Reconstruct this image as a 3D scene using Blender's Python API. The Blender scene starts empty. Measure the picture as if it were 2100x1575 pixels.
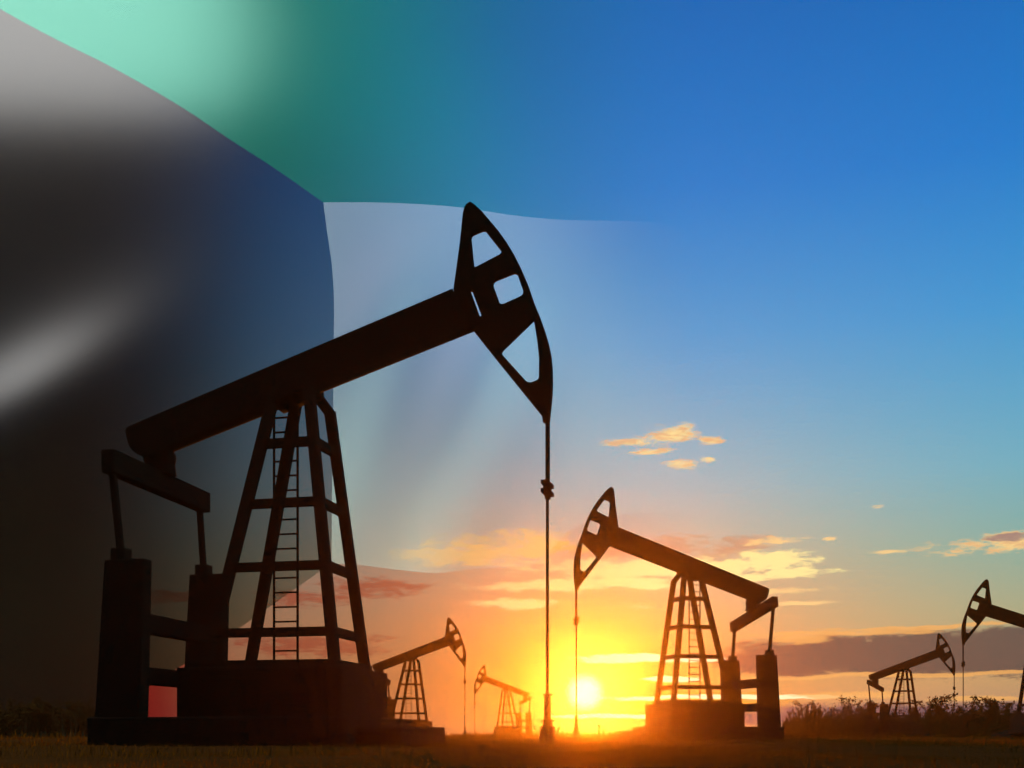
import bpy, bmesh, math, random
from mathutils import Vector, Matrix, noise

random.seed(7)
S = bpy.context.scene
COL = S.collection
rad = math.radians

# ------------------------------------------------------------------ camera frame used for laying out distances
F, CX, HY, CAM_Z = 2200.0, 1050.0, 1505.0, 0.25        # focal length and horizon of the 2100x1575 photograph

def lin(r, g, b):
    def f(c):
        c /= 255.0
        return c / 12.92 if c <= .04045 else ((c + .055) / 1.055) ** 2.4
    return (f(r), f(g), f(b), 1.0)

def sm(a, b, x):
    t = min(1.0, max(0.0, (x - a) / (b - a)))
    return t * t * (3 - 2 * t)

# ------------------------------------------------------------------ tagging helpers
def tag(o, label=None, cat=None, group=None, kind=None):
    if label: o['label'] = label
    if cat: o['category'] = cat
    if group: o['group'] = group
    if kind: o['kind'] = kind
    return o

def empty(name, loc=(0, 0, 0), rz=0.0, sc=(1, 1, 1)):
    o = bpy.data.objects.new(name, None)
    o.empty_display_size = .3
    o.location = loc
    o.rotation_euler = (0, 0, rz)
    o.scale = sc
    COL.objects.link(o)
    return o

def link(name, mesh, mat, parent=None):
    o = bpy.data.objects.new(name, mesh)
    COL.objects.link(o)
    if mat:
        mesh.materials.clear()
        mesh.materials.append(mat)
    if parent: o.parent = parent
    return o

def bm_mesh(name, bm, smooth=False):
    bmesh.ops.recalc_face_normals(bm, faces=bm.faces)
    me = bpy.data.meshes.new(name)
    bm.to_mesh(me)
    bm.free()
    if smooth:
        for p in me.polygons: p.use_smooth = True
    return me

# ------------------------------------------------------------------ shape helpers
def add_bar(bm, p, q, w, h, up=(0, 0, 1)):
    """square bar from p to q, w across, h along 'up'."""
    p, q = Vector(p), Vector(q)
    d = (q - p).normalized()
    u = Vector(up)
    if abs(d.dot(u)) > .95: u = Vector((1, 0, 0))
    s = d.cross(u).normalized()
    u = s.cross(d).normalized()
    vs = []
    for c in (p, q):
        for i, j in ((-1, -1), (1, -1), (1, 1), (-1, 1)):
            vs.append(bm.verts.new(c + s * (i * w / 2) + u * (j * h / 2)))
    for f in ((0, 1, 2, 3), (7, 6, 5, 4), (0, 4, 5, 1), (1, 5, 6, 2), (2, 6, 7, 3), (3, 7, 4, 0)):
        bm.faces.new([vs[k] for k in f])

def add_hex(bm, bot, top, z0, z1, bt, bb):
    """slab with its own a-range at the bottom and the top; bb/bt b-ranges."""
    vs = []
    for (a0, a1), (b0, b1), z in ((bot, bb, z0), (top, bt, z1)):
        for a, b in ((a0, b0), (a1, b0), (a1, b1), (a0, b1)):
            vs.append(bm.verts.new((a, b, z)))
    for f in ((0, 3, 2, 1), (4, 5, 6, 7), (0, 1, 5, 4), (1, 2, 6, 5), (2, 3, 7, 6), (3, 0, 4, 7)):
        bm.faces.new([vs[k] for k in f])

def bevel(bm, w, seg=2):
    bmesh.ops.bevel(bm, geom=list(bm.edges), offset=w, segments=seg, affect='EDGES', profile=.5)

def box(name, a, b, z, mat, parent, bv=.02, a_top=None):
    bm = bmesh.new()
    add_hex(bm, a, a_top or a, z[0], z[1], b, b)
    bevel(bm, bv)
    return link(name, bm_mesh(name, bm), mat, parent)

def add_lathe(bm, prof, cx=0, cy=0, n=20):
    rings = []
    for r, z in prof:
        rings.append([bm.verts.new((cx + r * math.cos(2 * math.pi * k / n), cy + r * math.sin(2 * math.pi * k / n), z)) for k in range(n)])
    for r0, r1 in zip(rings, rings[1:]):
        for k in range(n):
            bm.faces.new((r0[k], r0[(k + 1) % n], r1[(k + 1) % n], r1[k]))
    bm.faces.new(rings[0][::-1])
    bm.faces.new(rings[-1])

def fillet(pts, r, seg=5):
    """round the corners of a closed polygon; r a number or one per corner."""
    out, n = [], len(pts)
    for i in range(n):
        rr = r[i] if isinstance(r, (list, tuple)) else r
        p0, p, p1 = Vector(pts[i - 1]), Vector(pts[i]), Vector(pts[(i + 1) % n])
        if rr <= 0:
            out.append(tuple(p)); continue
        u, v = p0 - p, p1 - p
        k = min(rr, u.length * .45, v.length * .45)
        A, B = p + u.normalized() * k, p + v.normalized() * k
        for j in range(seg + 1):
            t = j / seg
            out.append(tuple(A * (1 - t) ** 2 + p * (2 * t * (1 - t)) + B * t ** 2))
    return out

def plate(name, outlines, thick, mat, parent, bv=.012, b=0.0):
    """plate standing in the a-z plane, cut from outlines (the first is the outside, the rest are holes)."""
    cu = bpy.data.curves.new(name, 'CURVE')
    cu.dimensions = '2D'
    cu.fill_mode = 'BOTH'
    cu.extrude = thick / 2 - bv
    cu.bevel_depth = bv
    cu.bevel_resolution = 1
    cu.offset = -bv
    for pts in outlines:
        sp = cu.splines.new('POLY')
        sp.points.add(len(pts) - 1)
        for P, (x, y) in zip(sp.points, pts): P.co = (x, y, 0, 1)
        sp.use_cyclic_u = True
    tmp = bpy.data.objects.new('tmp', cu)
    COL.objects.link(tmp)
    dg = bpy.context.evaluated_depsgraph_get()
    me = bpy.data.meshes.new_from_object(tmp.evaluated_get(dg))
    bpy.data.objects.remove(tmp)
    bpy.data.curves.remove(cu)
    me.name = name
    me.transform(Matrix(((1, 0, 0, 0), (0, 0, -1, b), (0, 1, 0, 0), (0, 0, 0, 1))))
    return link(name, me, mat, parent)

# ------------------------------------------------------------------ materials
def newmat(name):
    m = bpy.data.materials.new(name)
    m.use_nodes = True
    nt = m.node_tree
    nt.nodes.clear()
    out = nt.nodes.new('ShaderNodeOutputMaterial')
    return m, nt, out

def N(nt, t, **kw):
    n = nt.nodes.new(t)
    for k, v in kw.items():
        if isinstance(v, (int, float, tuple, list)) and k in n.inputs: n.inputs[k].default_value = v
        else: setattr(n, k, v)
    return n

def rough_mat(name, c0, c1, scale=6.0, rough=.7, spec=.2, bump=.15, metal=0.0, sheen=0.0):
    m, nt, out = newmat(name)
    L = nt.links.new
    tc = N(nt, 'ShaderNodeTexCoord')
    nz = N(nt, 'ShaderNodeTexNoise', Scale=scale, Detail=6.0, Roughness=.6)
    L(tc.outputs['Object'], nz.inputs['Vector'])
    cr = N(nt, 'ShaderNodeValToRGB')
    cr.color_ramp.elements[0].position, cr.color_ramp.elements[0].color = .35, c0
    cr.color_ramp.elements[1].position, cr.color_ramp.elements[1].color = .7, c1
    L(nz.outputs['Fac'], cr.inputs['Fac'])
    bp = N(nt, 'ShaderNodeBump', Strength=bump, Distance=.02)
    L(nz.outputs['Fac'], bp.inputs['Height'])
    p = N(nt, 'ShaderNodeBsdfPrincipled', Roughness=rough, Metallic=metal)
    p.inputs['Specular IOR Level'].default_value = spec
    L(cr.outputs['Color'], p.inputs['Base Color'])
    L(bp.outputs['Normal'], p.inputs['Normal'])
    if sheen:                       # rough gloss tinted orange, adding sunset glow to the soil
        gl = N(nt, 'ShaderNodeBsdfGlossy', Color=(.9, .36, .05, 1), Roughness=.52)
        L(bp.outputs['Normal'], gl.inputs['Normal'])
        mx = N(nt, 'ShaderNodeMixShader', Fac=sheen)
        L(p.outputs[0], mx.inputs[1]); L(gl.outputs[0], mx.inputs[2])
        L(mx.outputs[0], out.inputs['Surface'])
    else:
        L(p.outputs[0], out.inputs['Surface'])
    return m

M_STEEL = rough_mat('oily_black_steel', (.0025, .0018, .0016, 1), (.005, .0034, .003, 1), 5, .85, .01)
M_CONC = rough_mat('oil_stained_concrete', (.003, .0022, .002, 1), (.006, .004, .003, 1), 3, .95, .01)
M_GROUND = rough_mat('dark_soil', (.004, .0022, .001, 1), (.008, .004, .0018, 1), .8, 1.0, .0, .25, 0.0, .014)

def leaf_mat(name, col, tr, fac):
    m, nt, out = newmat(name)
    L = nt.links.new
    geo = N(nt, 'ShaderNodeNewGeometry')
    hs = N(nt, 'ShaderNodeHueSaturation')
    mr = N(nt, 'ShaderNodeMapRange')
    mr.inputs['To Min'].default_value, mr.inputs['To Max'].default_value = .75, 1.25
    L(geo.outputs['Random Per Island'], mr.inputs['Value'])
    hs.inputs['Color'].default_value = tr
    L(mr.outputs[0], hs.inputs['Value'])
    d = N(nt, 'ShaderNodeBsdfDiffuse', Color=col)
    t = N(nt, 'ShaderNodeBsdfTranslucent')
    L(hs.outputs[0], t.inputs['Color'])
    mx = N(nt, 'ShaderNodeMixShader', Fac=fac)
    L(d.outputs[0], mx.inputs[1]); L(t.outputs[0], mx.inputs[2])
    L(mx.outputs[0], out.inputs['Surface'])
    return m

M_GRASS = leaf_mat('dry_grass', (.004, .002, .0005, 1), (.055, .021, .0006, 1), .6)
M_LEAF = leaf_mat('shrub_leaf', (.0035, .003, .0013, 1), (.030, .018, .004, 1), .4)
M_TWIG = rough_mat('twig_bark', (.02, .014, .01, 1), (.04, .03, .02, 1), 12, .9, .05)

# ------------------------------------------------------------------ ground
SUN_D = Vector(((1200 - CX) / F, 1.0, (HY - 1420) / F)).normalized()

def ground_z(x, y):
    r = math.hypot(x, y)
    return (noise.noise(Vector((x * .09, y * .09, 3.1))) * .05 + noise.noise(Vector((x * .5, y * .5, 8.0))) * .015) * sm(3, 14, r) \
        + noise.noise(Vector((x * .016, y * .016, 1.7))) * .22 * sm(60, 200, r)

bm = bmesh.new()
rings = [0, 2, 4, 6, 8, 10, 12, 14, 16, 18, 20, 22, 25, 28, 32, 36, 41, 47, 54, 62, 71, 82, 95, 110, 126]
nseg = 144
prev = None
for r in rings:
    if r == 0:
        cur = [bm.verts.new((0, 0, ground_z(0, 0)))]
    else:
        cur = [bm.verts.new((r * math.sin(2 * math.pi * k / nseg), r * math.cos(2 * math.pi * k / nseg),
                             ground_z(r * math.sin(2 * math.pi * k / nseg), r * math.cos(2 * math.pi * k / nseg)))) for k in range(nseg)]
    if prev:
        for k in range(nseg):
            if len(prev) == 1: bm.faces.new((prev[0], cur[k], cur[(k + 1) % nseg]))
            else: bm.faces.new((prev[k], cur[k], cur[(k + 1) % nseg], prev[(k + 1) % nseg]))
    prev = cur
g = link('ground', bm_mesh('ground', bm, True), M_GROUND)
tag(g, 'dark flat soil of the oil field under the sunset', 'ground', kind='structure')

# ------------------------------------------------------------------ the pump jack
def make_pumpjack(label, tilt=0.0):
    """local frame: a = along the beam (head at +a), b = across, z up; origin at the tower's centre on the ground."""
    root = empty('pumpjack')
    tag(root, label, 'pumpjack', 'pumpjacks of the oil field')
    # concrete footing
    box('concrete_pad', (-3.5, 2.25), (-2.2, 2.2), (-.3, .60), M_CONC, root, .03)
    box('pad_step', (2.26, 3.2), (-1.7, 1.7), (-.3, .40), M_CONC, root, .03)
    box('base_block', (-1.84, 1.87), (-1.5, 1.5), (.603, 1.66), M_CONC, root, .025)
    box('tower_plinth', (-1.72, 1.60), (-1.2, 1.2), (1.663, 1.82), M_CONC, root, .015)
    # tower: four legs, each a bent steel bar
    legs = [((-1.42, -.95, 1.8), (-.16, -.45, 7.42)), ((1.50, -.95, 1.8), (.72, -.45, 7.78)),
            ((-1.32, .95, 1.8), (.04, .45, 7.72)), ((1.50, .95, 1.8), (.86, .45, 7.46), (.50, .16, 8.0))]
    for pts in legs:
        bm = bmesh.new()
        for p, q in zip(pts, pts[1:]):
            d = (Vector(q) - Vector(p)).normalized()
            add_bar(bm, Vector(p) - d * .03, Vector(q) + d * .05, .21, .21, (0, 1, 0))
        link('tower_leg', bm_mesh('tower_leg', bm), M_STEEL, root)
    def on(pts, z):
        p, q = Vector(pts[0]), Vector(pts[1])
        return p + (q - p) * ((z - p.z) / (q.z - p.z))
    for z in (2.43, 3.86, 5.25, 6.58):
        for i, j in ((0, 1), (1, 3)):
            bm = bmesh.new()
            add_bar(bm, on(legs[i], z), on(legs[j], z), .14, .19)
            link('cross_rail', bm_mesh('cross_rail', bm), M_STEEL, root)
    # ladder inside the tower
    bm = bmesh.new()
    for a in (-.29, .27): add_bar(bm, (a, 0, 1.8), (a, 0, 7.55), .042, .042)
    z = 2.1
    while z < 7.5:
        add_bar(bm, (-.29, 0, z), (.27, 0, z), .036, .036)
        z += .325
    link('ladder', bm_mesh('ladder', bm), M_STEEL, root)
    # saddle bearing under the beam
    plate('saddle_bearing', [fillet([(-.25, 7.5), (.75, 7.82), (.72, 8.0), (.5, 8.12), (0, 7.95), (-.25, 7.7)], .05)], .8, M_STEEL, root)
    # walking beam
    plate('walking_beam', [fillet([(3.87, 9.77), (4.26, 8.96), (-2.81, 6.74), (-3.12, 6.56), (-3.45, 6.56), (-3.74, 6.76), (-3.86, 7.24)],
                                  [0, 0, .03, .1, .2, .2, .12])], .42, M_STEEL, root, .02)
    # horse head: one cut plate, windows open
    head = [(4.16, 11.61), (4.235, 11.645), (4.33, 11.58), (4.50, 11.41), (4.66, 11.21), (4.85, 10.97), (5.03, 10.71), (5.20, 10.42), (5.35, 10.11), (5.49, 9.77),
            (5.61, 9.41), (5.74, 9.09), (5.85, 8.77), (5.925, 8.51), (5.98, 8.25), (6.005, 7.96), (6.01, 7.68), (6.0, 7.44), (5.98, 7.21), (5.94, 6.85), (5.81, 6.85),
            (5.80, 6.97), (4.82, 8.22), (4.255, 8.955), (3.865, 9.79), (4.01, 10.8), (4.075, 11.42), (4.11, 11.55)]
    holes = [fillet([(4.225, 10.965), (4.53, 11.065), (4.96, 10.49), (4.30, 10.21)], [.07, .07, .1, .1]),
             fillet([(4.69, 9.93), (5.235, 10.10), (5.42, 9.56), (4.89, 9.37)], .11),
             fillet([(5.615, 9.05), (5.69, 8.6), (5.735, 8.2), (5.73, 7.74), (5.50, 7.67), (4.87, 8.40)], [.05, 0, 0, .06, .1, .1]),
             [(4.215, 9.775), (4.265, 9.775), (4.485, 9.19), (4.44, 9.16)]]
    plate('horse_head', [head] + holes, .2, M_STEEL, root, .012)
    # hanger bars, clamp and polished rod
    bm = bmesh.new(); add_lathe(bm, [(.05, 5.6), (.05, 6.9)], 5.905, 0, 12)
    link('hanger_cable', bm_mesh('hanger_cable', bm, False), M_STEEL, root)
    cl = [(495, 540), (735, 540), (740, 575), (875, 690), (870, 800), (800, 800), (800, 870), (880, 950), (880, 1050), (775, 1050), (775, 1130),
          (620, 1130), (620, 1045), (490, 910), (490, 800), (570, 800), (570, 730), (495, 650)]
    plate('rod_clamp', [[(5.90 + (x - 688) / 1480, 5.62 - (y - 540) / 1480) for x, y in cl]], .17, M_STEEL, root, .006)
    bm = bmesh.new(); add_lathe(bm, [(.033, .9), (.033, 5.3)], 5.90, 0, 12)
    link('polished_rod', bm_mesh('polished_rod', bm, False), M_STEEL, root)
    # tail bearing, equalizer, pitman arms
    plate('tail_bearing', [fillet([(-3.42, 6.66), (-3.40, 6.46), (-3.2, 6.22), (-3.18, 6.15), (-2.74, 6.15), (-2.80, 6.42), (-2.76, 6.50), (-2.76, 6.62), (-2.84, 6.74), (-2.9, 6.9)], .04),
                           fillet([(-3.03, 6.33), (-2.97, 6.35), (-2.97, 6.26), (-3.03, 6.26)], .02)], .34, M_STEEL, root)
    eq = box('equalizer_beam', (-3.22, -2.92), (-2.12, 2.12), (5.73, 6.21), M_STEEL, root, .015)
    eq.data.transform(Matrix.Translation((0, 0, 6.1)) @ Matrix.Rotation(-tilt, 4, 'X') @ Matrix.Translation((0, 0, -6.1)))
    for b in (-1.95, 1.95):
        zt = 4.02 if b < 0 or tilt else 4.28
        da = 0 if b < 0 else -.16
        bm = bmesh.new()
        add_bar(bm, (-3.06 + da * .4, b, 5.80 - b * math.tan(tilt)), (-2.86 + da, b, zt), .12, .12, (0, 1, 0))
        link('pitman_arm', bm_mesh('pitman_arm', bm), M_STEEL, root)
        col = box('counterweight_column', (-3.37 + da, -2.32 + da), (b - .17, b + .17), (.603, zt - .12), M_STEEL, root, .02, (-3.15 + da, -2.24 + da))
        box('rod_cap', (-3.01 + da, -2.70 + da), (b - .16, b + .16), (zt - .14, zt + .12), M_STEEL, col, .01)
    for z0, z1 in ((2.45, 2.86), (1.33, 1.70)):
        box('crossbar', (-3.0, -2.66), (-1.70, 1.70), (z0, z1), M_STEEL, root, .015)
    return root

def make_wellhead(label):
    root = empty('wellhead')
    tag(root, label, 'wellhead', 'wellheads under the polished rods')
    bm = bmesh.new(); add_lathe(bm, [(.165, -.1), (.165, .36), (.155, .40), (.11, .42)], 0, 0, 8)
    link('casing_head', bm_mesh('casing_head', bm), M_STEEL, root)
    bm = bmesh.new(); add_lathe(bm, [(.11, .421), (.085, .50), (.14, .505), (.14, .545), (.075, .55)], 0, 0, 18)
    link('flange', bm_mesh('flange', bm), M_STEEL, root)
    bm = bmesh.new(); add_lathe(bm, [(.07, .551), (.07, 1.05), (.10, 1.055), (.10, 1.10), (.04, 1.105)], 0, 0, 18)
    link('stuffing_box', bm_mesh('stuffing_box', bm), M_STEEL, root)
    return root

def copy_tree(o, parent=None):
    c = o.copy()
    COL.objects.link(c)
    c.parent = parent
    for ch in list(o.children): copy_tree(ch, c)
    return c

# px of the tower centre, distance, scale, heading, mirrored, label
JACKS = [
    (587, 23.9, 1.0, -11.6, 1, 'largest pumpjack, in front of the flag, its head raised to the right',
     'largest wellhead, under the long rod left of the sun'),
    (1424, 47.6, .94, 16.0, -1, 'second largest pumpjack, facing left beside the sun, counterweights in front of shrubs',
     'small wellhead directly below the setting sun'),
    (838, 65.5, .625, -19.0, 1, 'hazy pumpjack facing right just past the base block of the largest one',
     'faint wellhead below the hazy pumpjack that faces right'),
    (1042, 84.0, .48, 25.0, -1, 'smallest and farthest hazy pumpjack facing left behind the long rod',
     'faint wellhead below the smallest hazy pumpjack'),
    (1849, 78.5, .64, -42.0, 1, 'small dark pumpjack facing right with its counterweights among the shrubs',
     'wellhead hidden in shrubs under the small dark pumpjack'),
    (2143, 62.0, .79, -2.0, -1, 'dark pumpjack cut off by the right border, only its head and half a beam showing',
     'wellhead in grass under the pumpjack at the right border'),
]
proto_j = proto_w = None
for i, (px, D, sc, deg, mir, lab, wlab) in enumerate(JACKS):
    x = (px - CX) / F * D
    if i == 0:
        j = make_pumpjack(lab); w = proto_w = make_wellhead(wlab)
    elif i == 1:
        j = proto_j = make_pumpjack(lab, rad(11)); w = copy_tree(proto_w); w['label'] = wlab
    else:
        j = copy_tree(proto_j); w = copy_tree(proto_w)
        j['label'] = lab; w['label'] = wlab
    z = 0.0 if D < 60 else ground_z(x, D)
    j.location = (x, D, z)
    j.rotation_euler = (0, 0, rad(deg))
    j.scale = (sc * mir, sc, sc)
    c, s = math.cos(rad(deg)), math.sin(rad(deg))
    a = 5.90 * sc * mir
    w.location = (x + a * c, D + a * s, z)
    w.rotation_euler = (0, 0, rad(deg))
    w.scale = (sc, sc, sc)

# ------------------------------------------------------------------ the flag, a huge sheer cloth hung behind the field
YF = 104.0
def flag_pt(px, py):
    return (px - CX) / F * YF, CAM_Z + (HY - py) / F * YF

def refl_normal(px, py, target):
    d = Vector(((px - CX) / F, 1, (HY - py) / F)).normalized()
    return (target - d).normalized()

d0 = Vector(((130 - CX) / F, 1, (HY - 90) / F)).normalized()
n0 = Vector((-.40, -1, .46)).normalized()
GLINT = (d0 - n0 * (2 * d0.dot(n0))).normalized()            # direction of the added bright sky patch that the folds mirror
n1 = refl_normal(60, 800, GLINT)
P0, Q0 = .40, .46
Q1 = n1.z / -n1.y

def soft(x, w):
    return w * math.log1p(math.exp(max(-30, min(30, x / w)))) if x / w < 30 else x

def billow(X, Z):
    """depth of the cloth away from its mean plane: real folds."""
    x0, _ = flag_pt(545, 0)
    _, z0 = flag_pt(0, 285)
    h = 0.0
    # top hoist corner leans back and to the left
    h += P0 * soft(x0 - X, 2.9)
    h += Q0 * soft(Z - z0, 2.6)
    # a long fold running up from the lower left
    fx = 1 - sm(flag_pt(0, 0)[0], flag_pt(620, 0)[0], X)
    zl = flag_pt(0, 905)[1] + (X - flag_pt(0, 0)[0]) * .50
    s = (Z - zl) / 8.0
    h -= .62 * Q1 * 8.0 / .858 * math.exp(-s * s) * fx
    # gentle waves towards the fly
    h += 1.6 * math.sin((X * .9 + Z * .75) * .16 + .8) * sm(-25, 5, X)
    h += .8 * math.sin((X - Z * .55) * .40 + 1.0) * sm(-20, -9, X) * (1 - sm(-4, 8, X)) * (1 - sm(flag_pt(0, 700)[1], flag_pt(0, 430)[1], Z))
    h += .9 * math.sin((X * .35 - Z * .9) * .21) * sm(-30, 0, X)
    return h

DIAG_TOP = [(-260, -140), (0, 18), (110, 78), (230, 138), (370, 218), (470, 285), (560, 343), (663, 415)]
GW = [(663, 415), (760, 415), (850, 418), (950, 426), (1050, 441), (1130, 449), (1200, 452), (1300, 454), (1360, 461), (1430, 480)]
WR = [(680, 1155), (740, 1159), (820, 1169), (900, 1175), (980, 1166), (1050, 1163), (1110, 1150), (1135, 1122), (1170, 1088), (1225, 1063), (1300, 1053), (1430, 1050)]
DIAG_BOT = [(-260, 1512), (150, 1511), (330, 1392), (470, 1303), (580, 1225), (680, 1155)]
HOIST_R = [(415, 663), (470, 670), (540, 680), (620, 685), (720, 684), (850, 683), (1000, 681), (1155, 680)]

def interp(tab, x):
    if x <= tab[0][0]: return tab[0][1]
    for (x0, y0), (x1, y1) in zip(tab, tab[1:]):
        if x <= x1: return y0 + (y1 - y0) * (x - x0) / (x1 - x0)
    return tab[-1][1]

def smoothtab(tab):
    """Catmull-Rom resample so that seams run as curves."""
    out = []
    for i in range(len(tab) - 1):
        p0 = tab[max(0, i - 1)]; p1 = tab[i]; p2 = tab[i + 1]; p3 = tab[min(len(tab) - 1, i + 2)]
        for k in range(8):
            t = k / 8
            x = p1[0] + (p2[0] - p1[0]) * t
            m1 = (p2[1] - p0[1]) / max(1e-6, p2[0] - p0[0]) * (p2[0] - p1[0])
            m2 = (p3[1] - p1[1]) / max(1e-6, p3[0] - p1[0]) * (p2[0] - p1[0])
            y = (2 * t ** 3 - 3 * t ** 2 + 1) * p1[1] + (t ** 3 - 2 * t ** 2 + t) * m1 + (-2 * t ** 3 + 3 * t ** 2) * p2[1] + (t ** 3 - t ** 2) * m2
            out.append((x, y))
    return out + [tab[-1]]
GW, WR, DIAG_TOP, HOIST_R = map(smoothtab, (GW, WR, DIAG_TOP, HOIST_R))

# cloth weave density: dense at the hoist, open towards the fly
def tabf(t):
    t = smoothtab(t)
    return lambda x: min(.995, max(0.0, interp(t, x)))
SH_BLACK = tabf([(-200, .994), (0, .994), (250, .985), (400, .94), (550, .84), (690, .75)])
SH_GREEN = tabf([(0, .97), (500, .94), (640, .87), (760, .76), (900, .58), (1050, .36), (1200, .18), (1330, .05), (1430, 0)])
SH_WHITE = tabf([(660, .66), (760, .58), (900, .46), (1050, .33), (1200, .20), (1330, .08), (1430, 0)])
SH_RED = tabf([(200, .96), (330, .96), (470, .70), (600, .60), (700, .55), (850, .45), (1000, .33), (1150, .26), (1250, .18), (1340, .08), (1430, 0)])

def cloth_panel(name, mat, parent, cols, edge, sheer):
    """cols: list of column parameters; edge(c) gives the (px,py) pair of the column's two ends; rows in between."""
    rows = 90
    verts, faces, att = [], [], []
    for c in cols:
        for r in range(rows + 1):
            px, py = edge(c, r / rows)
            X, Z = flag_pt(px, py)
            h = billow(X, Z)
            k = (YF + h) / YF
            verts.append((X * k, YF + h, CAM_Z + (Z - CAM_Z) * k))
            att.append(sheer(px))
    nr = rows + 1
    for i in range(len(cols) - 1):
        for r in range(rows):
            faces.append((i * nr + r, (i + 1) * nr + r, (i + 1) * nr + r + 1, i * nr + r + 1))
    me = bpy.data.meshes.new(name)
    me.from_pydata(verts, [], faces)
    for p in me.polygons: p.use_smooth = True
    at = me.attributes.new('weave', 'FLOAT', 'POINT')
    at.data.foreach_set('value', att)
    return link(name, me, mat, parent)

def cloth_mat(name, col, gloss, sheer, tint=(1, 1, 1, 1), rough=.26):
    m, nt, out = newmat(name)
    L = nt.links.new
    at = N(nt, 'ShaderNodeAttribute', attribute_name='weave')
    d0_ = N(nt, 'ShaderNodeBsdfDiffuse', Color=col)
    tl = N(nt, 'ShaderNodeBsdfTranslucent', Color=col)
    d = N(nt, 'ShaderNodeMixShader', Fac=float(sheer))
    L(d0_.outputs[0], d.inputs[1]); L(tl.outputs[0], d.inputs[2])
    gl = N(nt, 'ShaderNodeBsdfGlossy', Color=tint, Roughness=rough)
    m1 = N(nt, 'ShaderNodeMixShader', Fac=gloss)
    L(d.outputs[0], m1.inputs[1]); L(gl.outputs[0], m1.inputs[2])
    tr = N(nt, 'ShaderNodeBsdfTransparent')
    m2 = N(nt, 'ShaderNodeMixShader')
    L(at.outputs['Fac'], m2.inputs['Fac'])
    L(tr.outputs[0], m2.inputs[1]); L(m1.outputs[0], m2.inputs[2])
    L(m2.outputs[0], out.inputs['Surface'])
    return m

flag = empty('flag', (0, YF, 0))
tag(flag, 'huge sheer waving flag with black trapezoid and green white red stripes behind the pumpjacks', 'flag')
def frange(a, b, n): return [a + (b - a) * i / n for i in range(n + 1)]
inv = Matrix.Translation((0, -YF, 0))
def seam_x(t): return interp(HOIST_R, 415 + 740 * t)
def mixp(a, b, t): return a + (b - a) * t
def pos_black(c, t):
    x = mixp(-260, seam_x(t), c)
    return x, mixp(interp(DIAG_TOP, mixp(-260, 663, c)), interp(DIAG_BOT, mixp(-260, 680, c)), t)
def pos_green(x, t): return x, mixp(-170, interp(DIAG_TOP, x) if x < 663 else interp(GW, x), t)
def pos_white(c, t):
    return mixp(seam_x(t), 1430, c), mixp(interp(GW, mixp(663, 1430, c)), interp(WR, mixp(680, 1430, c)), t)
def pos_red(x, t): return x, mixp(interp(DIAG_BOT, x) if x < 680 else interp(WR, x), 1512, t)
panels = [cloth_panel('black_trapezoid', cloth_mat('black_cloth', (.004, .004, .005, 1), .06, 0), flag, frange(0, 1, 120), pos_black, SH_BLACK),
          cloth_panel('green_stripe', cloth_mat('green_cloth', (.0, .30, .22, 1), .10, .25, (.42, .92, .74, 1)), flag, frange(-260, 663, 120) + frange(671, 1430, 90), pos_green, SH_GREEN),
          cloth_panel('white_stripe', cloth_mat('white_cloth', (.88, .88, .88, 1), .05, .04), flag, frange(0, 1, 120), pos_white, SH_WHITE),
          cloth_panel('red_stripe', cloth_mat('red_cloth', (.30, .009, .018, 1), .03, .2), flag, frange(150, 680, 80) + frange(688, 1430, 100), pos_red, SH_RED)]
for p in panels:
    p.data.transform(inv)

# ------------------------------------------------------------------ vegetation
def blade(verts, faces, x, y, z, h, w, lean, ang):
    dx, dy = math.cos(ang), math.sin(ang)
    lx, ly = math.cos(ang + 1.3) * lean, math.sin(ang + 1.3) * lean
    n = len(verts)
    verts += [(x - dx * w, y - dy * w, z), (x + dx * w, y + dy * w, z),
              (x + lx * .4 + dx * w * .7, y + ly * .4 + dy * w * .7, z + h * .6), (x + lx * .4 - dx * w * .7, y + ly * .4 - dy * w * .7, z + h * .6),
              (x + lx, y + ly, z + h)]
    faces += [(n, n + 1, n + 2, n + 3), (n + 3, n + 2, n + 4)]

verts, faces = [], []
rnd = random.Random(11)
def scatter(count, y0, y1, hmin, hmax, w, half=.56):
    for _ in range(count):
        y = math.sqrt(rnd.uniform(y0 * y0, y1 * y1))
        x = rnd.uniform(-half, half) * y
        d = noise.noise(Vector((x * .25, y * .25, 5.0)))
        if rnd.random() > .55 + d: continue
        h = rnd.uniform(hmin, hmax) * (1 + .6 * d)
        blade(verts, faces, x, y, ground_z(x, y) - .01, h, w * (.6 + rnd.random() * .8), h * rnd.uniform(-.5, .5), rnd.uniform(0, 6.28))
scatter(18000, 5.5, 14, .02, .06, .003)
scatter(20000, 13, 30, .03, .10, .006)
scatter(12000, 28, 70, .06, .22, .014)
scatter(12000, 65, 130, .15, .5, .04)
me = bpy.data.meshes.new('grass')
me.from_pydata(verts, [], faces)
g = link('grass', me, M_GRASS)
tag(g, 'low dry grass over the dark ground', 'grass', kind='stuff')

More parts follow.
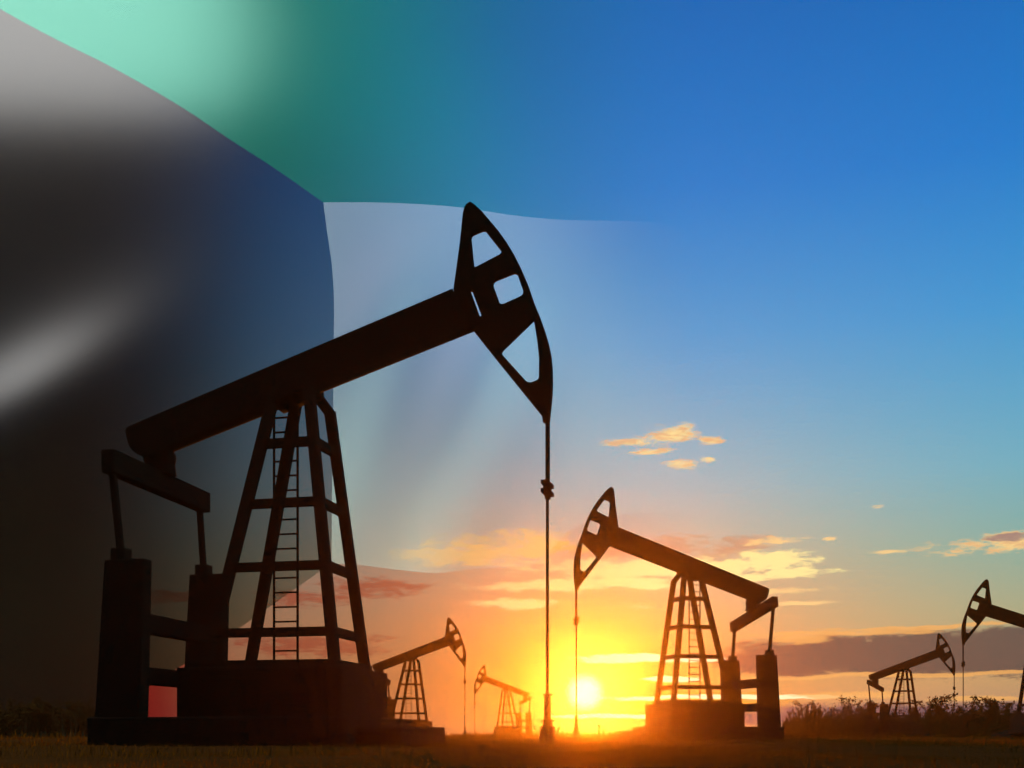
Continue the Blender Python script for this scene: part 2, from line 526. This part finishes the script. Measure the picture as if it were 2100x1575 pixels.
def shrub_mesh(name, seed, width, height, nstem, leaves, leafsize, dome=.5):
    r = random.Random(seed)
    tv, tf, lv, lf = [], [], [], []
    def tube(p, q, r0, r1):
        n = len(tv)
        p, q = Vector(p), Vector(q)
        d = (q - p).normalized()
        u = d.orthogonal().normalized(); v = d.cross(u)
        for c, rr in ((p, r0), (q, r1)):
            for k in range(4):
                a = k * math.pi / 2
                tv.append(tuple(c + u * math.cos(a) * rr + v * math.sin(a) * rr))
        for k in range(4): tf.append((n + k, n + (k + 1) % 4, n + 4 + (k + 1) % 4, n + 4 + k))
    def leaf(p, s):
        n = len(lv)
        d = Vector((r.gauss(0, 1), r.gauss(0, 1), r.gauss(.4, .8))).normalized()
        u = d.orthogonal().normalized() if r.random() < .5 else d.cross(Vector((r.gauss(0, 1), r.gauss(0, 1), r.gauss(0, 1)))).normalized()
        p = Vector(p)
        for q in (p, p + d * s * .5 + u * s * .28, p + d * s, p + d * s * .5 - u * s * .28): lv.append(tuple(q))
        lf.append((n, n + 1, n + 2, n + 3))
    for _ in range(nstem):
        bx, by = r.gauss(0, width * .28), r.gauss(0, width * .2)
        edge = min(1, abs(bx) / (width * .55))
        hh = height * (1 - dome * edge * edge) * r.uniform(.55, 1.05)
        p = Vector((bx, by, -.1))
        d = Vector((bx / width * .5 + r.gauss(0, .12), r.gauss(0, .15), 1)).normalized()
        steps = 6
        for k in range(steps):
            q = p + d * hh / steps
            rad0 = .03 * (1 - k / steps) + .006
            tube(p, q, rad0, rad0 * .8)
            d = (d + Vector((r.gauss(0, .16), r.gauss(0, .16), .05))).normalized()
            p = q
            if k >= 1:
                for _b in range(2):
                    e = (d + Vector((r.gauss(0, .7), r.gauss(0, .7), r.gauss(.2, .3)))).normalized()
                    tip = q + e * hh * r.uniform(.08, .22)
                    tube(q, tip, .010, .005)
                    for _l in range(leaves):
                        t = r.random()
                        leaf(q.lerp(tip, t) + Vector((r.gauss(0, .05), r.gauss(0, .05), r.gauss(0, .05))), leafsize * r.uniform(.6, 1.3))
        for _l in range(leaves): leaf(p + Vector((r.gauss(0, .04), r.gauss(0, .04), r.gauss(0, .08))), leafsize * r.uniform(.6, 1.2))
    mt = bpy.data.meshes.new(name + '_twigs'); mt.from_pydata(tv, [], tf)
    ml = bpy.data.meshes.new(name + '_leaves'); ml.from_pydata(lv, [], lf)
    mt.materials.append(M_TWIG); ml.materials.append(M_LEAF)
    return mt, ml

KINDS = [shrub_mesh('shrub_a', 1, 4.2, 3.0, 46, 9, .19), shrub_mesh('shrub_b', 2, 3.2, 3.2, 38, 9, .17, .35),
         shrub_mesh('shrub_c', 3, 5.0, 2.5, 54, 9, .2, .6), shrub_mesh('shrub_d', 4, 2.4, 3.4, 28, 12, .2, .5)]
SHRUBS = [  # px, distance, height-scale, kind, label, group
    (1662, 84, .86, 1, 'spiky shrub just right of the second pumpjack column'),
    (1700, 88, .74, 0, 'low shrub between the spiky shrub and the dark counterweights'),
    (1752, 85, .98, 1, 'tall twiggy shrub left of the small dark pumpjack counterweights'),
    (1800, 90, .84, 2, 'shrub behind the two counterweight columns of the small dark pumpjack'),
    (1862, 91, .80, 0, 'open shrub seen through the legs of the small dark tower'),
    (1918, 86, 1.02, 3, 'dense round topped shrub right of the small dark tower, highest of the row'),
    (1955, 89, .86, 2, 'leafy shrub below the hanging rods of the small dark pumpjack'),
    (1998, 85, .90, 1, 'spindly shrub right of the rod of the pumpjack at the right border'),
    (2035, 83, .92, 3, 'dense pointed shrub under the beam at the right border'),
    (2078, 85, .84, 0, 'shrub behind the tower leg at the right border'),
    (2130, 84, .84, 2, 'shrub running out of the picture at the right border'),
    (20, 74, .95, 2, 'black shrub at the far left border of the field'),
    (95, 72, 1.0, 2, 'black rounded shrub left of the largest counterweight column'),
    (175, 75, .85, 0, 'low black shrub touching the largest counterweight column'),
    (295, 76, .52, 2, 'low black shrub seen between the two largest counterweight columns'),
]
for px, D, hs, k, lab in SHRUBS:
    x = (px - CX) / F * D
    root = empty('shrub', (x, D, ground_z(x, D)), random.uniform(0, 6.28), (hs * random.uniform(.95, 1.15),) * 2 + (hs,))
    tag(root, lab, 'shrub', 'shrubs along the horizon')
    mt, ml = KINDS[k]
    for nm, me in (('twigs', mt), ('foliage', ml)):
        o = bpy.data.objects.new(nm, me); COL.objects.link(o); o.parent = root

# low tangled growth that fills the row
verts, faces = [], []
for q in range(12000):
    px = rnd.uniform(1605, 2160) if q < 9000 else rnd.uniform(-60, 230); D = rnd.uniform(80, 96)
    x = (px - CX) / F * D
    d = noise.noise(Vector((x * .5, D * .4, 2)))
    h = rnd.uniform(.3, 1.5) * (1 + .7 * d)
    blade(verts, faces, x, D, ground_z(x, D) + rnd.uniform(0, .6) * h, h * .7, .06 * (.5 + rnd.random()), h * rnd.uniform(-.4, .4), rnd.uniform(0, 6.28))
me = bpy.data.meshes.new('undergrowth'); me.from_pydata(verts, [], faces)
g = link('undergrowth', me, M_LEAF)
tag(g, 'tangled dark undergrowth filling the foot of the shrub rows at both sides', 'undergrowth', kind='stuff')

# a few thin weeds standing up against the glow
def weed(px, D, h, seed, lab):
    r = random.Random(seed)
    x = (px - CX) / F * D
    root = empty('weed', (x, D, ground_z(x, D)))
    tag(root, lab, 'weed', 'thin weeds against the sunset')
    bm = bmesh.new()
    p = Vector((0, 0, -.05)); d = Vector((r.gauss(0, .06), 0, 1)).normalized()
    tips = []
    for k in range(6):
        q = p + d * h / 6
        add_bar(bm, p, q, .022, .022)
        if k >= 2:
            e = (d + Vector((r.choice((-1, 1)) * .7, r.gauss(0, .3), .2))).normalized() * h * .1
            add_bar(bm, q, q + e, .012, .012); tips.append(q + e)
        p = q; d = (d + Vector((r.gauss(0, .1), r.gauss(0, .1), 0))).normalized()
    tips.append(p)
    link('stem', bm_mesh('stem', bm), M_TWIG, root)
    lv, lf = [], []
    for t in tips:
        for _ in range(6):
            n = len(lv)
            c = t + Vector((r.gauss(0, .03), r.gauss(0, .03), r.gauss(0, .04)))
            s = r.uniform(.012, .03)
            lv += [tuple(c + Vector((-s, 0, 0))), tuple(c + Vector((0, 0, -s))), tuple(c + Vector((s, 0, 0))), tuple(c + Vector((0, 0, s)))]
            lf.append((n, n + 1, n + 2, n + 3))
    me = bpy.data.meshes.new('seed_head'); me.from_pydata(lv, [], lf)
    link('seed_head', me, M_LEAF, root)
weed(1226, 42, .62, 1, 'tallest thin weed right of the small wellhead below the sun')
weed(1236, 46, .45, 2, 'short weed beside the tallest one below the sun')
weed(1259, 44, .40, 3, 'lone thin weed between the sun and the second pumpjack pad')
weed(1142, 36, .50, 4, 'thin weed right of the largest wellhead')
weed(1104, 40, .95, 5, 'tall thin weed left of the largest wellhead')
weed(1085, 44, .80, 6, 'thin weed by the counterweights of the smallest pumpjack')

# ------------------------------------------------------------------ haze
bm = bmesh.new()
add_hex(bm, (-130, 130), (-130, 130), -1.6, 92, (-130, 130), (-130, 130))
hz = link('haze', bm_mesh('haze', bm), None)
tag(hz, 'warm evening dust haze over the oil field', 'haze', kind='stuff')
m, nt, out = newmat('dusty_air')
pv = N(nt, 'ShaderNodeVolumePrincipled')
pv.inputs['Color'].default_value = (1.0, .62, .18, 1)
pv.inputs['Density'].default_value = 4e-4
pv.inputs['Anisotropy'].default_value = .945
nt.links.new(pv.outputs[0], out.inputs['Volume'])
hz.data.materials.append(m)

# ------------------------------------------------------------------ sun lamp
sl = bpy.data.lights.new('sun', 'SUN')
sl.energy = 5.0
sl.angle = rad(.5)
sl.color = (1.0, .27, .03)
so = bpy.data.objects.new('sun', sl)
so.rotation_euler = SUN_D.to_track_quat('Z', 'Y').to_euler()
so.location = (10, 60, 30)
COL.objects.link(so)

# ------------------------------------------------------------------ world: evening sky with clouds
W = bpy.data.worlds.new('World')
S.world = W
W.use_nodes = True
nt = W.node_tree
nt.nodes.clear()
L = nt.links.new
wo = N(nt, 'ShaderNodeOutputWorld')

def math_(op, a, b=None, c=None, clamp=False):
    n = nt.nodes.new('ShaderNodeMath'); n.operation = op; n.use_clamp = clamp
    for i, v in enumerate((a, b, c)):
        if v is None: continue
        if isinstance(v, (int, float)): n.inputs[i].default_value = v
        else: L(v, n.inputs[i])
    return n.outputs[0]
def mixc(f, a, b, mode='MIX'):
    n = nt.nodes.new('ShaderNodeMix'); n.data_type = 'RGBA'; n.blend_type = mode
    for k, v in ((0, f), (6, a), (7, b)):
        if isinstance(v, (int, float, tuple)): n.inputs[k].default_value = v
        else: L(v, n.inputs[k])
    return n.outputs[2]
def sstep(v, a, b):
    n = nt.nodes.new('ShaderNodeMapRange'); n.interpolation_type = 'SMOOTHSTEP'
    L(v, n.inputs[0]); n.inputs[1].default_value = a; n.inputs[2].default_value = b
    return n.outputs[0]
def comb(x, y, z=0.0):
    n = nt.nodes.new('ShaderNodeCombineXYZ')
    for i, v in enumerate((x, y, z)):
        if isinstance(v, (int, float)): n.inputs[i].default_value = v
        else: L(v, n.inputs[i])
    return n.outputs[0]
def noise_(vec, scale, detail=6, rough=.55, dist=0.0):
    n = N(nt, 'ShaderNodeTexNoise', Scale=scale, Detail=float(detail), Roughness=rough, Distortion=dist)
    L(vec, n.inputs['Vector']); return n.outputs['Fac']

tc = N(nt, 'ShaderNodeTexCoord')
nrm = N(nt, 'ShaderNodeVectorMath', operation='NORMALIZE'); L(tc.outputs['Generated'], nrm.inputs[0])
sep = N(nt, 'ShaderNodeSeparateXYZ'); L(nrm.outputs[0], sep.inputs[0])
dx, dy, dz = sep.outputs
az = math_('ARCTAN2', dx, dy)                      # compass angle, 0 straight ahead
el = math_('ARCSINE', dz)                          # elevation
def ANG(px, py):
    v = Vector(((px - CX) / F, 1, (HY - py) / F)).normalized()
    return math.atan2(v.x, v.y), math.asin(v.z)

# base colour by elevation
cr = N(nt, 'ShaderNodeValToRGB')
stops = [(-.02, (120, 92, 96)), (.012, (150, 118, 108)), (.045, (172, 146, 104)), (.105, (140, 168, 138)), (.16, (100, 172, 166)), (.225, (84, 172, 198)),
         (.35, (40, 150, 213)), (.465, (0, 124, 206)), (.585, (0, 106, 187)), (.75, (0, 84, 160)), (1.2, (8, 62, 120))]
E0, E1 = -.05, 1.3
e = cr.color_ramp.elements
while len(e) < len(stops): e.new(.5)
for el_, (v, c) in zip(e, stops):
    pass
for i, (v, c) in enumerate(stops):
    e[i].position = (v - E0) / (E1 - E0)
for i, (v, c) in enumerate(stops):
    e[i].color = lin(*c)
mr = N(nt, 'ShaderNodeMapRange'); L(el, mr.inputs[0]); mr.inputs[1].default_value = E0; mr.inputs[2].default_value = E1
L(mr.outputs[0], cr.inputs[0])
sky = cr.outputs[0]
# glow round the sun
sa, se = ANG(1200, 1420)
da = math_('SUBTRACT', az, sa); de = math_('SUBTRACT', el, se)
def gauss(wa, we):
    q = math_('ADD', math_('POWER', math_('ABSOLUTE', math_('DIVIDE', da, wa)), 2.0), math_('POWER', math_('ABSOLUTE', math_('DIVIDE', de, we)), 2.0))
    return math_('EXPONENT', math_('MULTIPLY', q, -1.0))
sky = mixc(math_('MULTIPLY', gauss(.34, .24), .42), sky, lin(228, 214, 180))
sky = mixc(math_('MULTIPLY', gauss(.32, .13), .74), sky, lin(228, 138, 32))
sky = mixc(math_('MULTIPLY', gauss(.12, .07), .42), sky, lin(235, 165, 20))

# clouds: noise inside soft ellipses placed by compass angle and elevation
wob = noise_(comb(math_('MULTIPLY', az, 1.0), math_('MULTIPLY', el, 3.0)), 9.0, 5)
uu = az; vv = math_('ADD', el, math_('MULTIPLY', math_('SUBTRACT', wob, .5), .012))
def field(blobs):
    tot = None
    for px, py, wx, wy in blobs:
        a0, e0 = ANG(px, py)
        qa = math_('DIVIDE', math_('SUBTRACT', uu, a0), wx / F); qe = math_('DIVIDE', math_('SUBTRACT', vv, e0), wy / F)
        q = math_('ADD', math_('MULTIPLY', qa, qa), math_('MULTIPLY', qe, qe))
        b = math_('SUBTRACT', 1.0, q)
        tot = b if tot is None else math_('MAXIMUM', tot, b)
    return math_('MAXIMUM', tot, -4.0)
cvec = comb(az, math_('MULTIPLY', el, 3.2))
n_big = noise_(cvec, 26.0, 7, .62, .3)
n_fine = noise_(comb(az, math_('MULTIPLY', el, 3.6), 3.3), 85.0, 7, .66, .5)
nz = math_('ADD', math_('MULTIPLY', math_('SUBTRACT', n_big, .5), 3.2), math_('MULTIPLY', math_('SUBTRACT', n_fine, .5), 3.6))
def clouds(sky, blobs, col, op, lo=-.2, hi=1.1, shade=None, rag=1.0):
    d = sstep(math_('ADD', field(blobs), math_('MULTIPLY', nz, rag)), lo, hi)
    c = col
    if shade:
        c = mixc(sstep(n_fine, .42, .62), col, shade)
    return mixc(math_('MULTIPLY', d, op), sky, c)

# purple banks low at the right, dull banks at the left
sky = clouds(sky, [(1880, 1340, 420, 48), (2150, 1335, 330, 52), (1640, 1355, 160, 30)], lin(80, 70, 72), .9, -.1, .5, None, .38)
sky = clouds(sky, [(1850, 1470, 420, 30), (2100, 1470, 300, 34)], lin(84, 68, 92), .85, -.2, .8, None, .45)
sky = clouds(sky, [(1450, 1440, 170, 24)], lin(236, 160, 40), .7)
sky = clouds(sky, [(760, 1205, 120, 24), (640, 1225, 110, 20), (340, 1225, 70, 14), (650, 1320, 150, 30)], lin(170, 96, 70), .8)
sky = clouds(sky, [(1350, 1125, 110, 30), (1240, 1130, 110, 26), (1540, 1112, 60, 16), (1480, 1140, 90, 26)], lin(186, 140, 110), .75)
# golden lit clouds
gold = lin(255, 214, 120); goldl = lin(255, 240, 160)
sky = clouds(sky, [(1000, 1130, 180, 34), (890, 1140, 90, 22), (1100, 1118, 130, 30)], lin(255, 205, 110), .85)
sky = clouds(sky, [(1330, 1165, 260, 26), (1560, 1150, 110, 22), (1600, 1180, 110, 12), (1130, 1200, 170, 14), (1060, 1238, 90, 12), (1300, 1195, 120, 14)], goldl, .9, -.2, .8)
sky = clouds(sky, [(1290, 1352, 110, 11), (1420, 1350, 60, 8), (1380, 1395, 60, 6), (1500, 1430, 260, 5), (1280, 1470, 170, 5)], lin(255, 252, 200), .95, -.3, .5, None, .55)
sky = clouds(sky, [(1720, 1300, 190, 5), (1900, 1287, 200, 5), (1640, 1312, 60, 9), (1900, 1384, 420, 5), (1740, 1426, 110, 8), (2010, 1432, 110, 6)], lin(240, 176, 100), .8, -.2, .7, None, .7)
sky = clouds(sky, [(2050, 1112, 135, 20)], lin(255, 214, 140), .95, -.2, 1.1, lin(232, 186, 130), 1.2)
sky = clouds(sky, [(2075, 1101, 80, 7)], lin(128, 108, 120), .75)
sky = clouds(sky, [(1372, 893, 56, 19), (1300, 908, 82, 9), (1402, 886, 28, 16), (1395, 957, 38, 11), (1457, 906, 28, 8), (1450, 943, 18, 5), (1330, 926, 50, 8)], lin(255, 228, 150), .95, -.25, 1.3, lin(226, 178, 128), 1.25)
sky = clouds(sky, [(1796, 1042, 14, 5), (1700, 1103, 16, 5), (1825, 1130, 34, 4), (1590, 1108, 60, 9), (1620, 1216, 90, 6), (1640, 1240, 60, 5), (1190, 1215, 26, 6), (1318, 1243, 24, 6)], lin(250, 210, 140), .85)
# the sun's disc, its lower edge cut by thin cloud
rr = math_('SQRT', math_('ADD', math_('MULTIPLY', da, da), math_('MULTIPLY', de, de)))
disc = math_('SUBTRACT', 1.0, sstep(rr, 12 / F, 46 / F))
core = math_('SUBTRACT', 1.0, sstep(rr, 34 / F, 170 / F))
sky = mixc(math_('MULTIPLY', math_('POWER', core, 1.6), .22), sky, (1.0, .93, .42, 1))
sky = mixc(disc, sky, (1.5, 1.35, 1.05, 1))
# added bright patch high behind the camera, puts a sheen on the flag folds
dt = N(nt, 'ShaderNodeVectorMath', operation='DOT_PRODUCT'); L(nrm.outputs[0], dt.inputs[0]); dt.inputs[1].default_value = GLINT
glint_n = noise_(nrm.outputs[0], 4.0, 5)
glint = sstep(math_('ADD', dt.outputs['Value'], math_('MULTIPLY', math_('SUBTRACT', glint_n, .5), .03)), .885, .975)
sky = mixc(math_('MULTIPLY', sstep(dy, .05, -.15), .96), sky, lin(7, 9, 12))       # unseen sky behind the camera darkened so the black cloth stays dark
sky = mixc(math_('MULTIPLY', math_('MULTIPLY', sstep(dy, .05, -.1), sstep(dy, -.66, -.48)), math_('MULTIPLY', sstep(dx, -.2, .1), sstep(dz, .70, .45))), sky, (3.5, 6.0, 5.2, 1))   # added bright area, unseen behind right, to whiten the white stripe
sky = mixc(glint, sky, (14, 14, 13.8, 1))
# physical sky underneath
ns = N(nt, 'ShaderNodeTexSky', sky_type='NISHITA', sun_disc=False)
ns.sun_elevation = math.asin(SUN_D.z)
ns.sun_rotation = math.atan2(SUN_D.x, SUN_D.y)
bg1 = N(nt, 'ShaderNodeBackground', Strength=.001); L(ns.outputs[0], bg1.inputs[0])
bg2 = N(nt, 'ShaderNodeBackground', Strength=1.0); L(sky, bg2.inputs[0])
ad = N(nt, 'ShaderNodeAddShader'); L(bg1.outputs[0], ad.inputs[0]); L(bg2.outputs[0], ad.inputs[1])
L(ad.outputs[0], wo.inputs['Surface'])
W.cycles.sampling_method = 'MANUAL'
W.cycles.sample_map_resolution = 1024

# ------------------------------------------------------------------ camera
cam = bpy.data.cameras.new('camera')
cam.sensor_width = 36.0
cam.lens = F / 2100 * 36
cam.shift_y = (HY - 787.5) / 2100
cam.clip_start, cam.clip_end = .1, 3000
co = bpy.data.objects.new('camera', cam)
co.location = (0, 0, CAM_Z)
co.rotation_euler = (rad(90), 0, 0)
COL.objects.link(co)
S.camera = co

S.view_settings.view_transform = 'Standard'
S.view_settings.look = 'None'
S.view_settings.exposure = 0
S.view_settings.gamma = 1
S.cycles.max_bounces = 3
S.cycles.transparent_max_bounces = 12
S.cycles.volume_bounces = 0
S.cycles.use_denoising = True
S.cycles.denoising_input_passes = 'RGB'
